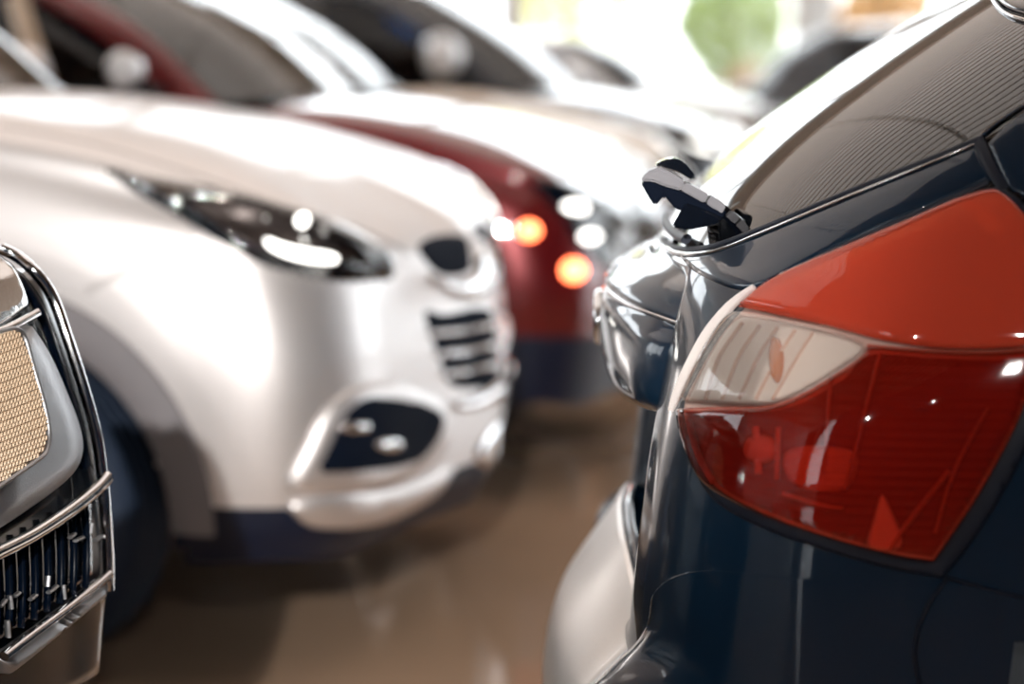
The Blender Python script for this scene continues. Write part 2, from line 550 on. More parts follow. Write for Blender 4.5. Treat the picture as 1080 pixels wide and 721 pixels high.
def build_row_car(name, fr, label, group, paint, tf=None, front=True, roof_z=1.49, cowl=-1.17, skirt=None, wheel_mat=None, arch=None, steer=0., glass=None, mdx=0., mdz=0., mmat=None, msc=1.):
    tf = tf or (lambda x, y, z: (x, y, z))
    glass = glass or M['glass']
    root = empty(name, fr, label, 'car', group)
    L = [[Vector(tf(*p)) for p in l] for l in LINES]
    nu, nv = 7, 9
    G = surf(L, nu, nv)

    def keep(c):
        for wx in WHEEL_X:
            a = Vector(tf(wx, 0, .335))
            if abs(c.y) > .55 and (c.x - a.x) ** 2 + (c.z - a.z) ** 2 < .40 ** 2:
                return False
        return True
    split = nu * 6
    hoodrows = nu * 2
    # columns belonging to the bonnet (front centre to cowl) and to the tail
    cA, cB = nv * 6, nv * 9
    bonnet = [r[:cA + 1] for r in G[:hoodrows + 1]]
    grid_obj('bonnet', bonnet, paint, root, mirror=True, sharp=30)
    boot = [r[cB:] for r in G[:hoodrows + 1]]
    grid_obj('boot_lid', boot, paint, root, mirror=True, sharp=30)
    grid_obj('body_side', G[hoodrows:split + 1], paint, root, mirror=True, sharp=30, keep=keep)
    grid_obj('bumper_skirt', G[split:], skirt or M['black_plastic'], root, mirror=True, sharp=30, keep=keep)
    # underside and cabin tub
    zb = .27
    v, f = box_vf((-2.15, 0, .34), (3.7, 1.12, .14), bev=.03)
    mesh_obj('floor_pan', [tf(*p) for p in v], f, M['black_plastic'], root)
    parts = [box_vf((-1.42, 0, .93), (.36, 1.4, .2), bev=.06)]
    for y in (-.36, .36):
        parts.append(box_vf((-2.3, y, .62), (.52, .48, .2), bev=.06))
        parts.append(box_vf((-2.55, y, .95), (.16, .46, .62), Matrix.Rotation(-.22, 3, 'Y'), bev=.06))
        parts.append(box_vf((-2.65, y, 1.32), (.09, .24, .16), bev=.035))
    parts.append(box_vf((-3.15, 0, .62), (.5, 1.2, .2), bev=.06))
    parts.append(box_vf((-3.42, 0, .95), (.16, 1.2, .6), Matrix.Rotation(-.25, 3, 'Y'), bev=.06))
    parts.append(box_vf((-2.5, 0, .46), (2.2, 1.4, .1), bev=.03))
    v, f = join(parts)
    mesh_obj('seats', [tf(*p) for p in v], f, M['interior'], root)
    for wx in WHEEL_X:
        for sgn in (-1, 1):
            c = Vector(tf(wx, 0, .335))
            st = steer if wx == WHEEL_X[0] else 0
            make_wheel(root, c.x, sgn * .785, .335, mat=wheel_mat, steer=st)
            # wheel housing
            vs, fs = [], []
            for i in range(25):
                a = PI * (i / 24) * 1.08 + .04 * PI
                for yy in (.56, .88):
                    vs.append(Vector((c.x + .402 * math.cos(a), sgn * yy, c.z + .402 * math.sin(a))))
            for i in range(24):
                fs.append((2 * i, 2 * i + 1, 2 * i + 3, 2 * i + 2))
            fs.append(tuple(2 * i for i in range(25)))
            mesh_obj('wheel_housing', vs, fs, M['black_plastic'], root)
    # greenhouse
    dx = cowl + 1.17
    rz = roof_z - 1.49
    T = lambda x, y, z: Vector((x + dx, y, z))
    zc = (G[0][cA]).z
    zbelt = L[2][6].z
    base = [T(-1.17, 0, zc - .012), T(-1.2, -.38, zc - .022), T(-1.34, -.69, zbelt + .0)]
    lean = -1.25 * max(0, rz)
    top = [T(-1.70 + lean, 0, 1.487 + rz), T(-1.72 + lean, -.34, 1.482 + rz), T(-1.82 + lean, -.575, 1.448 + rz)]
    mid = [(a + b) / 2 + Vector((.03, -.012 * i, .028)) for i, (a, b) in enumerate(zip(base, top))]
    ws = surf([base, mid, top], 8, 8)
    grid_obj('windscreen', ws, glass, root, thick=.005, mirror=True)
    # pillar by the windscreen: runs down the edge of the glass
    e = [r[-1] for r in ws]
    pil = [[p + Vector((.0, .0, .004)), p + Vector((-.045, -.03, -.0)), p + Vector((-.10, -.045, -.03))] for p in e]
    grid_obj('windscreen_pillar', surf(pil, 1, 4), paint, root, thick=.02, mirror=True)
    rear_t = [T(-3.35, 0, 1.47 + rz), T(-3.34, -.33, 1.462 + rz), T(-3.3, -.54, 1.425 + rz)]
    rail_f = T(-1.92 + lean, -.62, 1.418 + rz)
    rail_r = T(-3.28, -.60, 1.39 + rz)
    m1 = [T(-2.4, 0, 1.525 + rz), T(-2.4, -.34, 1.515 + rz), T(-2.4, -.59, 1.475 + rz)]
    roof = [top + [rail_f], m1 + [T(-2.45, -.65, 1.43 + rz)], rear_t + [rail_r]]
    grid_obj('roof', surf(roof, 10, 6), paint, root, thick=.02, mirror=True)
    # side glass between rail and belt
    belt = [T(-1.46, -.745, zbelt - .02), T(-2.45, -.765, zbelt - .01), T(-3.2, -.755, zbelt - .005)]
    rl = [rail_f + Vector((-.02, .0, -.01)), T(-2.45, -.652, 1.42 + rz), rail_r + Vector((.1, 0, -.01))]
    md = [(a + b) / 2 + Vector((0, -.025, .01)) for a, b in zip(belt, rl)]
    sg = surf([belt, md, rl], 6, 10)
    grid_obj('side_window', [r[:11] for r in sg], M['side_glass'], root, thick=.005, mirror=True)
    grid_obj('side_window', [r[11:] for r in sg], M['side_glass'], root, thick=.005, mirror=True)
    col = [[r[9] + Vector((.02, -.004, 0)), r[11] + Vector((0, -.006, 0)), r[13] + Vector((-.02, -.004, 0))] for r in sg]
    grid_obj('door_pillar', surf(col, 1, 3), M['gloss_black'], root, thick=.012, mirror=True)
    # rear pillar and rear window
    rb = [T(-3.93, 0, 1.115), T(-3.9, -.36, 1.105), T(-3.78, -.64, 1.09)]
    rm = [(a + b) / 2 + Vector((-.035, -.005, .03)) for a, b in zip(rb, rear_t)]
    rw = surf([rear_t, rm, rb], 8, 8)
    grid_obj('rear_window', rw, glass, root, thick=.005, mirror=True)
    rp = [[r[-1], (r[-1] + s[-1]) / 2 + Vector((-.02, -.03, 0)), s[-1]] for r, s in zip(rw[::8], [sg[-1], sg[len(sg) // 2], sg[0]])]
    grid_obj('rear_pillar', surf(rp, 5, 4), paint, root, thick=.015, mirror=True)
    shell = Shell(FR_B, [G])
    # wing mirrors
    for sgn in (-1, 1):
        vs, fs = [], []
        n, mm = 14, 20
        for i in range(n + 1):
            a = PI * i / n
            for j in range(mm):
                b = 2 * PI * j / mm
                ca = math.copysign(abs(math.cos(a)) ** .7, math.cos(a))
                x = .085 * math.sin(a) ** .7 * math.cos(b)
                z = .085 * math.sin(a) ** .7 * math.copysign(abs(math.sin(b)) ** .8, math.sin(b)) * (1 + .25 * ca)
                y = .125 * ca
                x = x * (.55 if x < 0 else 1)
                x, y, z = x * msc, y * msc, z * msc
                vs.append(T(-1.62 + x + mdx, sgn * (.985 + y), zbelt + .075 + z + mdz))
        for i in range(n):
            for j in range(mm):
                fs.append((i * mm + j, i * mm + (j + 1) % mm, (i + 1) * mm + (j + 1) % mm, (i + 1) * mm + j))
        mo = mesh_obj('wing_mirror', vs, fs, mmat or paint, root, 50)
        v, f = box_vf(T(-1.60 + mdx, sgn * .835, zbelt + .022 + mdz * .6), (.08, .16, .035 + mdz * .5), bev=.012)
        mesh_obj('mirror_arm', v, f, M['gloss_black'], mo)
        vs, fs = lathe([(0, -.001), (.06 * msc, -.001), (.07 * msc, .004)], 28, 'X')
        mesh_obj('mirror_glass', [T(-1.62 - .052 * msc - v.x + mdx, sgn * .985 + v.y * 1.45, zbelt + .075 + v.z + mdz) for v in vs], fs, M['chrome'], mo)
    # door handles and shut lines of the near and far doors
    for xx in (-2.25, -3.15):
        vs, fs = box_vf((xx, -.935, .93), (.2, .028, .032), bev=.012)
        mesh_obj('door_handle', vs, fs, M['chrome'], root, mirror=True)
    return root, shell, G, L


def arch_trim(root, shell_G, fr, tf=None, r0=.385, r1=.475):
    """cladding round both near and far front arches, laid on the body side"""
    for wx in WHEEL_X:
        vs, fs = [], []
        b = bvh_of([p for r in shell_G for p in r], grid_faces(len(shell_G), len(shell_G[0])))
        n = 60
        for i in range(n + 1):
            a = -.025 * PI + PI * 1.05 * i / n
            for k, (rr, off) in enumerate([(r0 - .004, -.05), (r0, .006), (r0 + .012, .014), ((r0 + r1) / 2, .016), (r1 - .008, .012), (r1, -.004)]):
                o = Vector((wx + rr * math.cos(a), -1.5, .345 + rr * math.sin(a)))
                hit = b.ray_cast(o, Vector((0, 1, 0)))[0]
                y = hit.y if hit and hit.y < -.4 else -.88
                vs.append(Vector((o.x, y - off, o.z)))
        for i in range(n):
            for k in range(5):
                fs.append((i * 6 + k, i * 6 + k + 1, (i + 1) * 6 + k + 1, (i + 1) * 6 + k))
        # far side copy shares the mesh
        mesh_obj('arch_cladding', vs, fs, M['cladding'], root, 50, mirror=True)


# ---------------------------------------------------------------- silver crossover
silver, shB, GB, LB = build_row_car('crossover_car', FR_B, 'silver crossover with swept headlight, nearest whole car of the left row', 'cars parked nose out along the left', M['silver_paint'], steer=-7)
arch_trim(silver, GB, FR_B)


def headlight(root, shell, mirror=True):
    hl = drape('headlight', shell, [(93, 171), (150, 182), (230, 196), (300, 214), (360, 236), (408, 262), (417, 278), (412, 296), (350, 299), (280, 282), (200, 238), (140, 203)], M['gloss_black'], root, lift=.003, base=-.003, edge=7, corner={0}, mirror=mirror)
    drape('lamp_trim', shell, [(116, 180), (170, 188), (240, 204), (262, 214), (205, 212), (188, 216), (205, 231), (170, 215)], M['chrome'], hl, lift=.006, base=.0, edge=5, corner={0}, mirror=mirror, label='bright trim strip')
    drape('lamp_bowl', shell, [(196, 212), (250, 212), (300, 222), (350, 240), (395, 262), (402, 280), (350, 288), (290, 274), (240, 248)], M['bezel'], hl, lift=.004, base=.001, edge=6, mirror=mirror)
    drape('light_bar', shell, [(280, 252), (300, 259), (325, 264), (352, 268), (352, 278), (325, 277), (298, 270), (281, 260)], M['lamp_glint'], hl, lift=.011, base=.002, edge=5, mirror=mirror, label='white light bar with added glow')
    for (px, py, r) in ((318, 233, 7), (278, 229, 5), (342, 242, 6), (393, 268, 7), (320, 252, 6)):
        drape('bulb', shell, [(px + r * math.cos(a), py + r * math.sin(a)) for a in [2 * PI * k / 10 for k in range(10)]], M['lamp_glint'] if r in (7, 6) and px == 318 else M['reflector'], hl, step=3, lift=.012, base=.002, edge=r * .9, spl=2, mirror=mirror)
    drape('lamp_cover', shell, [(100, 174), (150, 184), (230, 198), (300, 216), (360, 238), (405, 263), (414, 278), (408, 293), (350, 296), (280, 279), (200, 235), (140, 202)], M['lamp_glass'], hl, lift=.02, base=.003, edge=14, corner={0}, thick=0, mirror=mirror)
    return hl


M['lamp_glint'] = principled('glowing_lamp_glint', (1, .98, .94, 1), rough=.2, emit=(1, .97, .92, 1), estr=4.)  # emission stands in for specular glints inside the headlamps
headlight(silver, shB)


def nose_details(root, shell, mirror=True):
    # shut line between bonnet and wing
    strip('bonnet_gap', drape_line(shell, [(0, 133), (100, 152), (200, 182), (300, 217), (370, 238), (415, 258), (432, 268)], 6), .0025, .0012, M['seal'], root, mirror=mirror)
    # upper grille opening with chrome frame and bars
    up = drape('upper_grille', shell, [(440, 262), (452, 250), (476, 246), (494, 252), (497, 284), (474, 292), (455, 284)], M['matte_black'], root, step=5, lift=.003, edge=4, mirror=mirror)
    drape('grille_frame', shell, [(455, 287), (474, 294), (498, 286), (500, 258), (516, 282), (521, 300), (505, 318), (476, 314), (452, 296)], M['chrome'], root, step=5, lift=.02, base=-.003, edge=9, mirror=mirror, label='chrome grille surround')
    low = drape('lower_grille', shell, [(447, 330), (470, 330), (500, 324), (520, 330), (525, 372), (524, 404), (500, 410), (474, 406), (462, 378)], M['matte_black'], root, step=5, lift=.003, edge=4, mirror=mirror)
    for y0, y1, x0 in ((352, 345, 452), (374, 366, 458), (395, 387, 464)):
        drape('grille_bar', shell, [(x0, y0 - 4), (490, y0 - 8), (517, y1 - 6), (517, y1 + 2), (490, y0 + 1), (x0 + 2, y0 + 4)], M['chrome'], low, step=4, lift=.016, base=-.001, edge=4, mirror=mirror)
    drape('chrome_lip', shell, [(474, 424), (500, 414), (526, 398), (532, 402), (528, 416), (505, 430), (482, 434)], M['chrome'], root, step=4, lift=.022, base=-.002, edge=6, mirror=mirror, label='chrome lip under the grille')
    drape('tow_cover', shell, [(500, 478), (512, 455), (527, 440), (530, 458), (520, 485), (508, 494)], M['chrome'], root, step=4, lift=.01, base=-.002, edge=6, mirror=mirror)
    # fog lamp pocket
    fg = drape('fog_lamp_surround', shell, [(300, 515), (318, 470), (345, 425), (378, 405), (430, 404), (470, 425), (478, 452), (462, 482), (420, 512), (360, 522)], M['silver_paint'] if root is silver else M['black_plastic'], root, step=7, lift=.016, base=-.002, edge=16, mirror=mirror)
    pk = drape('fog_lamp_pocket', shell, [(334, 496), (343, 462), (362, 430), (388, 416), (428, 420), (458, 432), (463, 446), (452, 470), (428, 490), (380, 498)], M['matte_black'], fg, step=6, lift=.019, base=.010, edge=5, mirror=mirror)
    drape('lower_lip', shell, [(296, 530), (340, 520), (420, 512), (472, 488), (477, 498), (456, 526), (400, 553), (330, 557)], M['silver_paint'] if root is silver else M['black_plastic'], root, step=7, lift=.012, base=-.004, edge=9, corner={0}, mirror=mirror)
    for px, py, w, h in ((366, 449, 15, 7), (402, 468, 15, 8), (376, 449, 7, 7)):
        drape('fog_lamp', shell, [(px + w * math.cos(a), py + h * math.sin(a)) for a in [2 * PI * k / 12 for k in range(12)]], M['reflector'], pk, step=4, lift=.028, base=.016, edge=6, spl=2, mirror=mirror)
    # character crease on the wing
    strip('wing_crease', drape_line(shell, [(90, 306), (130, 288), (175, 266), (210, 250)], 6, .0), .006, .0015, M['silver_paint'] if root is silver else M['seal'], root, mirror=mirror)


nose_details(silver, shB)
# ---------------------------------------------------------------- the other cars of the left row
def scale_tf(k=1., dz=0., sx=1., nose=0.):
    def tf(x, y, z):
        return (x * sx + nose, y * k, z + dz * max(0., min(1., (z - .4) / .5)))
    return tf


def c_tf(x, y, z):
    x, y, z = scale_tf(dz=-.03, sx=.93)(x, y, z)
    x += .06 * math.exp(-((x + .82) / .33) ** 2)
    return (x, y, z + .115 * math.exp(-((z - .355) / .09) ** 2))


FR_C = Frame(.52, 7.28, -11.3)
maroon, shC, GC, LC = build_row_car('family_car', FR_C, 'dark red car parked behind the silver crossover', 'cars parked nose out along the left', M['red_paint'], tf=c_tf, cowl=-1.10, roof_z=1.56, mdx=.08, mdz=.05, mmat=M['white_paint'], msc=.6)  # white mirror housings stand in for their bright reflection
M['red_glint'] = principled('glowing_red_glint', (1, .12, .04, 1), rough=.3, emit=(1, .16, .06, 1), estr=9.)  # emission imitates light reflected in the red paint, no lamp there
shC = Shell(FR_C, [GC])
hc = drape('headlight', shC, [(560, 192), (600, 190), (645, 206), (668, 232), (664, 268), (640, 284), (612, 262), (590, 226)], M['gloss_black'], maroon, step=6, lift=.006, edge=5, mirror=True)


def glow_spot(px, py, rx, ry, mat, par, name='bulb', label=None):
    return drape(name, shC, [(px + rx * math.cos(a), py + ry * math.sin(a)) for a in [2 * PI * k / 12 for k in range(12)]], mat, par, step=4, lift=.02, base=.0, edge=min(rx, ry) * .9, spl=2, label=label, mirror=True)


glow_spot(605, 218, 13, 7, M['lamp_glint'], hc, label='white bulb with glow added for its glint')
glow_spot(620, 250, 10, 6, M['lamp_glint'], hc, label='white bulb with glow added for its glint')
glow_spot(558, 243, 11, 9, M['red_glint'], maroon, 'side_lamp_or_glint', 'red glow imitating a reflection in the paint')
glow_spot(605, 285, 12, 11, M['red_glint'], maroon, 'side_lamp_or_glint', 'red glow imitating a reflection in the paint')
drape('grille', shC, [(664, 205), (690, 215), (704, 250), (702, 300), (680, 300), (668, 268)], M['gloss_black'], maroon, step=5, lift=.004, edge=4)
ln = [(FR_C.pt(48, 92, -.80), Vector((0, -1, 0))), (FR_C.pt(30, 40, -.76), Vector((0, -1, 0))), (FR_C.pt(16, -6, -.70), Vector((0, -1, 0)))]
strip('quarter_window_bar', ln, .035, .012, M['beige_paint'], maroon, mirror=True)

FR_D = Frame(.80, 9.9, -11.3)
beige, shD, GD, LD = build_row_car('saloon_car', FR_D, 'champagne car parked between the dark red and the black car', 'cars parked nose out along the left', M['beige_paint'], tf=scale_tf(dz=-.03), cowl=-1.36, msc=.6, roof_z=1.58)
headlight(beige, shD)
nose_details(beige, shD)
FR_E = Frame(1.36, 12.2, -11.3)
blackc, shE, GE, LE = build_row_car('black_car', FR_E, 'black car with pale wing mirror parked behind the champagne car', 'cars parked nose out along the left', M['black_paint'], tf=scale_tf(dz=-.03), glass=M['side_glass'], cowl=-1.05, roof_z=1.70, mdx=-.05, mdz=.13, msc=1.2, mmat=M['white_paint'])  # mirror housings coloured white to imitate the light on them
headlight(blackc, shE)
nose_details(blackc, shE)
FR_F = Frame(2.15, 15.2, -11.3)
whitec, shF, GF, LF = build_row_car('white_car', FR_F, 'white car far down the left row beyond the black car', 'cars parked nose out along the left', M['white_paint'], tf=scale_tf(dz=-.03), glass=M['side_glass'])
headlight(whitec, shF)
nose_details(whitec, shF)

# ---------------------------------------------------------------- near car at the left edge: its grille
FR_A = Frame(-.50, 2.95, -11.3)
near, shA0, GA, LA = build_row_car('near_car', FR_A, 'near car cut by the left edge with honeycomb grille in chrome surround', 'cars parked nose out along the left', M['gloss_black'], tf=scale_tf(dz=.04, nose=-.34))
ga = []
for z, x0 in ((1.06, -.26), (1.0, -.135), (.97, -.095), (.90, -.062), (.80, -.028), (.71, -.012), (.64, -.006), (.575, -.004), (.52, -.012), (.44, -.02)):
    ga.append([(x0 - 1.6 * max(0, y) - .02 * (y / .4) ** 2 - .10 * max(0, (-y - .35) / .4) ** 2, y, z) for y in (.10, .05, 0, -.12, -.25, -.4, -.55, -.7)])
GAF = surf(ga, 6, 6)
shA = Shell(FR_A, [GAF])
face = grid_obj('front_panel', [[p + Vector((-.03, 0, 0)) for p in r] for r in GAF[12:]], M['gloss_black'], near, thick=.03)
sil = [(2, 259), (20, 268), (40, 286), (58, 312), (74, 356), (90, 405), (103, 452), (110, 495), (114, 540), (117, 590), (117, 622)]
strip('grille_surround', drape_line(shA, sil, 8, -.004), .007, .008, M['chrome'], near, seg=10, label='chrome grille surround')
strip('surround_band', drape_line(shA, [(-4, 272), (18, 280), (34, 296), (50, 322), (66, 366), (80, 408), (92, 452), (99, 492)], 8, -.012), .012, .006, M['gloss_black'], near)
drape('side_lamp_or_glint', shA, [(-14, 268), (10, 272), (24, 290), (34, 318), (28, 328), (-14, 348)], M['reflector'], near, step=6, lift=.004, base=-.015, edge=8, label='bright lamp reflector above the grille')
strip('chrome_bar', drape_line(shA, [(-14, 355), (10, 345), (36, 331)], 8, .004), .006, .006, M['chrome'], near)
fr_a = drape('grille_bezel', shA, [(-14, 347), (20, 340), (38, 333), (60, 366), (82, 415), (96, 456), (95, 486), (80, 510), (48, 535), (-14, 577)], M['satin'], near, step=6, lift=.006, base=-.022, edge=26, corner={2, 9, 0})
drape('grille_well', shA, [(-14, 352), (16, 350), (30, 390), (45, 446), (44, 474), (30, 488), (-14, 518)], M['mesh_back'], fr_a, step=6, lift=.0065, base=.005, edge=3, corner={6, 0})
strip('well_edge', drape_line(shA, [(-14, 353), (16, 351), (30, 390), (45, 446), (44, 474), (30, 488), (-14, 518)], 6, .007), .0035, .004, M['satin'], fr_a)
# honeycomb
hv, hf = [], []
hr = 3.6
for i in range(-3, 18):
    for j in range(0, 36):
        cx, cy = -16 + i * hr * 1.02 + (hr * .51 if j % 2 else 0), 346 + j * hr * 1.42 - (i * 1.4)
        wellp = [Vector(p) for p in [(-14, 354), (16, 352), (29, 390), (43, 446), (42, 472), (29, 485), (-14, 515)]]
        if not inside((cx, cy), wellp):
            continue
        b = len(hv)
        for k in range(6):
            for (rr, off) in ((hr * .60, .0068), (hr * .56, .0095), (hr * .40, .0075)):
                q = (cx + .85 * rr * math.cos(PI / 6 + k * PI / 3), cy + 1.35 * rr * math.sin(PI / 6 + k * PI / 3))
                l, n = shA.hit(*q)
                hv.append(l + n * off)
        for k in range(6):
            a, c = b + k * 3, b + ((k + 1) % 6) * 3
            hf += [(a, c, c + 1, a + 1), (a + 1, c + 1, c + 2, a + 2)]
mesh_obj('honeycomb_mesh', hv, hf, M['mesh_gold'], fr_a, 40, label='honeycomb grille mesh in warm tan')
strip('chrome_bar', drape_line(shA, [(-14, 588), (30, 566), (70, 540), (100, 516), (112, 503)], 8, .002), .009, .008, M['chrome'], near, seg=10)
lowg = drape('lower_grille', shA, [(-14, 598), (30, 576), (70, 552), (112, 520), (114, 606), (70, 640), (30, 668), (-14, 702)], M['gloss_black'], near, step=8, lift=-.02, base=-.022, edge=4, corner={0, 3, 4, 7})
rnd = random.Random(3)
for i in range(9):
    x = -8 + i * 13.5
    yt = 596 - (x + 10) * .60
    yb = 690 - (x + 10) * .63
    strip('grille_slat', drape_line(shA, [(x, yt), (x + 2, (yt + yb) / 2), (x + 1, yb)], 6, -.014), .0026, .005, M['gloss_black'], lowg)
for i in range(12):
    x = rnd.uniform(-10, 108)
    yt = 598 - (x + 10) * .60
    y = yt + rnd.uniform(14, 74)
    a = rnd.choice((0, 0, 1))
    ln = [(x, y), (x + (rnd.uniform(4, 9) if a else rnd.uniform(-2, 2)), y + (rnd.uniform(-7, -3) if a else rnd.uniform(9, 20)))]
    strip('grille_rib', drape_line(shA, ln, 4, -.010), .0022, .004, M['satin'], lowg)
strip('chrome_bar', drape_line(shA, [(4, 692), (35, 668), (70, 642), (100, 618), (115, 605)], 8, .0), .006, .007, M['chrome'], near)
drape('lower_trim', shA, [(6, 696), (36, 674), (70, 648), (114, 612), (116, 630), (70, 668), (36, 696), (10, 716)], M['satin'], near, step=6, lift=.004, base=-.02, edge=7, corner={0, 3, 4, 7})
# ---------------------------------------------------------------- dark grey hatchback on the right
FR_R = Frame(.125, 3.25, -3)
hatch = empty('hatchback_car', FR_R, 'dark grey hatchback on the right, its tail corner with red lamp toward the left', 'car')

X0 = [(.20, .08), (.40, .03), (.55, .036), (.65, .046), (.75, .058), (.83, .070), (.90, .078), (.95, .080), (.985, .086), (1.002, .096), (1.079, .149), (1.187, .276), (1.332, .497), (1.42, .66), (1.46, .80)]
WW = [(.20, .78), (.35, .815), (.55, .832), (.70, .838), (.85, .834), (.95, .812), (1.0, .795), (1.08, .765), (1.18, .73), (1.33, .665), (1.42, .60), (1.46, .50)]
NN = [(.2, 3.6), (.8, 4.0), (.87, 3.7), (.95, 3.0), (1.0, 2.75), (1.08, 2.8), (1.2, 3.0), (1.46, 3.0)]
LC_ = [(.2, .42), (.95, .42), (1.1, .45), (1.33, .5), (1.46, .5)]
XF = [(.20, 4.05), (.5, 4.22), (.8, 4.2), (.93, 4.05), (1.0, 3.05), (1.1, 2.85), (1.3, 2.45), (1.42, 2.15), (1.46, 1.95)]


def hx(y, z, add=0.):
    """tail surface of the hatchback: x for a lateral y at height z"""
    W, n, L = table(WW, z), table(NN, z), table(LC_, z)
    s = min(1, abs(y) / W)
    return table(X0, z) + L * (1 - (1 - s ** n) ** (1 / n)) + add


NT = 80


def level(z, dent=None, nt=NT):
    W, n, L, xr, xf = table(WW, z), table(NN, z), table(LC_, z), table(X0, z), table(XF, z)
    out = []
    for i in range(nt + 1):
        t = PI / 2 * i / nt
        c, s = max(0, math.cos(t)) ** (2 / n), math.sin(t) ** (2 / n)
        y = -W * s
        x = xr + L * (1 - c)
        if dent:
            x += dent(y, z)
        out.append(Vector((x, y, z)))
    xa = xr + L
    Lf = .55 if z < .97 else .3
    for k in range(1, 12):
        u = k / 12
        out.append(Vector((lerp(xa, xf - Lf, u), -W * (1 + .025 * math.sin(PI * u)), z)))
    for i in range(13):
        t = PI / 2 * i / 12
        out.append(Vector((xf - Lf + Lf * math.sin(t) ** (2 / 2.6), -W * max(0, math.cos(t)) ** (2 / 2.6), z)))
    return out


def sstep(a, b, x):
    t = max(0, min(1, (x - a) / (b - a)))
    return t * t * (3 - 2 * t)


def dent(y, z):
    """number plate recess in the tailgate"""
    w = 1 - sstep(.36, .46, abs(y))
    h = sstep(.52, .58, z) * (1 - sstep(.95, .99, z))
    return .05 * w * h


zs_low = [.20 + .79 * k / 90 for k in range(91)]
zs_up = [.99 + .43 * k / 60 for k in range(61)]
WRX, WFX = .86, 3.45


def keep_r(c):
    for wx in (WRX, WFX):
        if abs(c.y) > .5 and (c.x - wx) ** 2 + (c.z - .33) ** 2 < .395 ** 2:
            return False
    return True


GR = [level(z, dent) for z in zs_low]
body = grid_obj('body_shell', GR, M['grey_paint'], hatch, mirror=True, sharp=35, keep=keep_r)
GU = [level(z) for z in zs_up]
RS = Shell(FR_R, [[level(z) for z in zs_low], GU])
# greenhouse split: rear window, side windows, pillars
nt = NT


def lvl_iso(c):
    return c


rear_glass = [[p for p in r[:nt + 1]] for r in GU]
ug = [r[:nt + 1] for r in GU]
rw = grid_obj('rear_window', ug, M['dark_glass'], hatch, mirror=True, sharp=0)
# behind the back window: parcel shelf and seats
v, f = join([box_vf((.95, 0, .95), (.62, 1.15, .04), bev=.012), box_vf((1.42, 0, 1.0), (.14, 1.2, .62), Matrix.Rotation(.2, 3, 'Y'), bev=.05),
             box_vf((1.47, -.38, 1.34), (.08, .26, .14), bev=.035), box_vf((1.47, .38, 1.34), (.08, .26, .14), bev=.035), box_vf((1.47, 0, 1.34), (.08, .22, .12), bev=.035)])
mesh_obj('seats', v, f, M['interior'], hatch)
side = [r[nt:nt + 12] for r in GU]
grid_obj('side_window', [r[2:8] for r in side], M['dark_glass'], hatch, mirror=True)
grid_obj('rear_pillar', [r[0:3] for r in side], M['grey_paint'], hatch, mirror=True)
grid_obj('windscreen', [r[nt + 11:] for r in GU], M['dark_glass'], hatch, mirror=True)
grid_obj('door_window', [r[7:] for r in side], M['dark_glass'], hatch, mirror=True)
topl = GU[-1]
roof_r = [[Vector((p.x, p.y * k, 1.42 + .055 * (1 - k ** 2) * min(1, 1.2))) for p in topl] for k in (1, .85, .65, .4, .2, 0)]
grid_obj('roof', roof_r, M['grey_paint'], hatch, mirror=True)
# roof spoiler over the back window, split from the glass by a dark gap
sp = [[(.62, 0, 1.425), (.625, -.25, 1.42), (.66, -.45, 1.412), (.74, -.555, 1.395)], [(.59, 0, 1.45), (.595, -.26, 1.447), (.63, -.47, 1.435), (.72, -.575, 1.412)], [(.80, 0, 1.48), (.80, -.26, 1.475), (.82, -.45, 1.455), (.88, -.56, 1.42)], [(1.0, 0, 1.485), (1.0, -.26, 1.475), (1.0, -.45, 1.45), (1.0, -.55, 1.42)]]
grid_obj('roof_spoiler', surf(sp, 6, 6), M['gloss_black'], hatch, thick=.02, mirror=True)
for wx in (WRX, WFX):
    for sgn in (-1, 1):
        make_wheel(hatch, wx, sgn * .735, .325)
v, f = box_vf((2.1, 0, .34), (3.5, 1.1, .2), bev=.03)
mesh_obj('floor_pan', v, f, M['black_plastic'], hatch)

# ---- tailgate lip over the plate recess
lipcols = [0, -.12, -.24, -.34, -.42, -.462, -.478]
prof = [(.105, 1.004), (.085, .995), (.052, .978), (.026, .964), (.013, .949), (.007, .938), (.010, .932), (.0085, .926), (.002, .914), (-.001, .895), (-.001, .875), (.004, .845), (.013, .812), (.022, .800), (.038, .794), (.085, .790)]
lg = []
for x, z in prof:
    row = []
    for y in lipcols:
        u = abs(y) / .478
        zz = z + (.016 * u * u if z < .83 else 0) - (.010 * u * u if z > .9 and z < .96 else 0)
        k = lerp(.056, .104, sstep(.80, .94, z)) * u ** 2.2
        xx = x + k
        if u > .9 and z < .93:
            xx += (.02 if u < .98 else .075)
        if z > .95:
            xx = lerp(xx, max(xx, hx(y, zz) - .002), sstep(.95, 1.0, z))
        row.append((xx, y, zz))
    lg.append(row)
grid_obj('tailgate_handle', surf(lg, 4, 5), M['grey_paint'], hatch, mirror=True, sharp=0)
strip('tailgate_crease', [(Vector((p[0] - .0015, p[1], p[2])), Vector((-1, 0, .3))) for p in spline([lg[6][j] for j in range(6)], 6)], .0028, .002, M['chrome'], hatch, mirror=True)
# badge: chrome oval ring round a dark plate
vs, fs = lathe([(0, 0), (.9, .02), (1.0, -.1)], 48, 'X')
bz = .882
bd = mesh_obj('badge', [Vector((.001 + .006 * v.x, v.y * .062, bz + v.z * .030)) for v in vs], fs, M['gloss_black'], hatch)
ring = [(Vector((.000, .068 * math.cos(a), bz + .034 * math.sin(a))), Vector((-1, 0, 0))) for a in [2 * PI * k / 60 for k in range(61)]]
strip('badge_ring', ring, .006, .007, M['chrome'], bd)

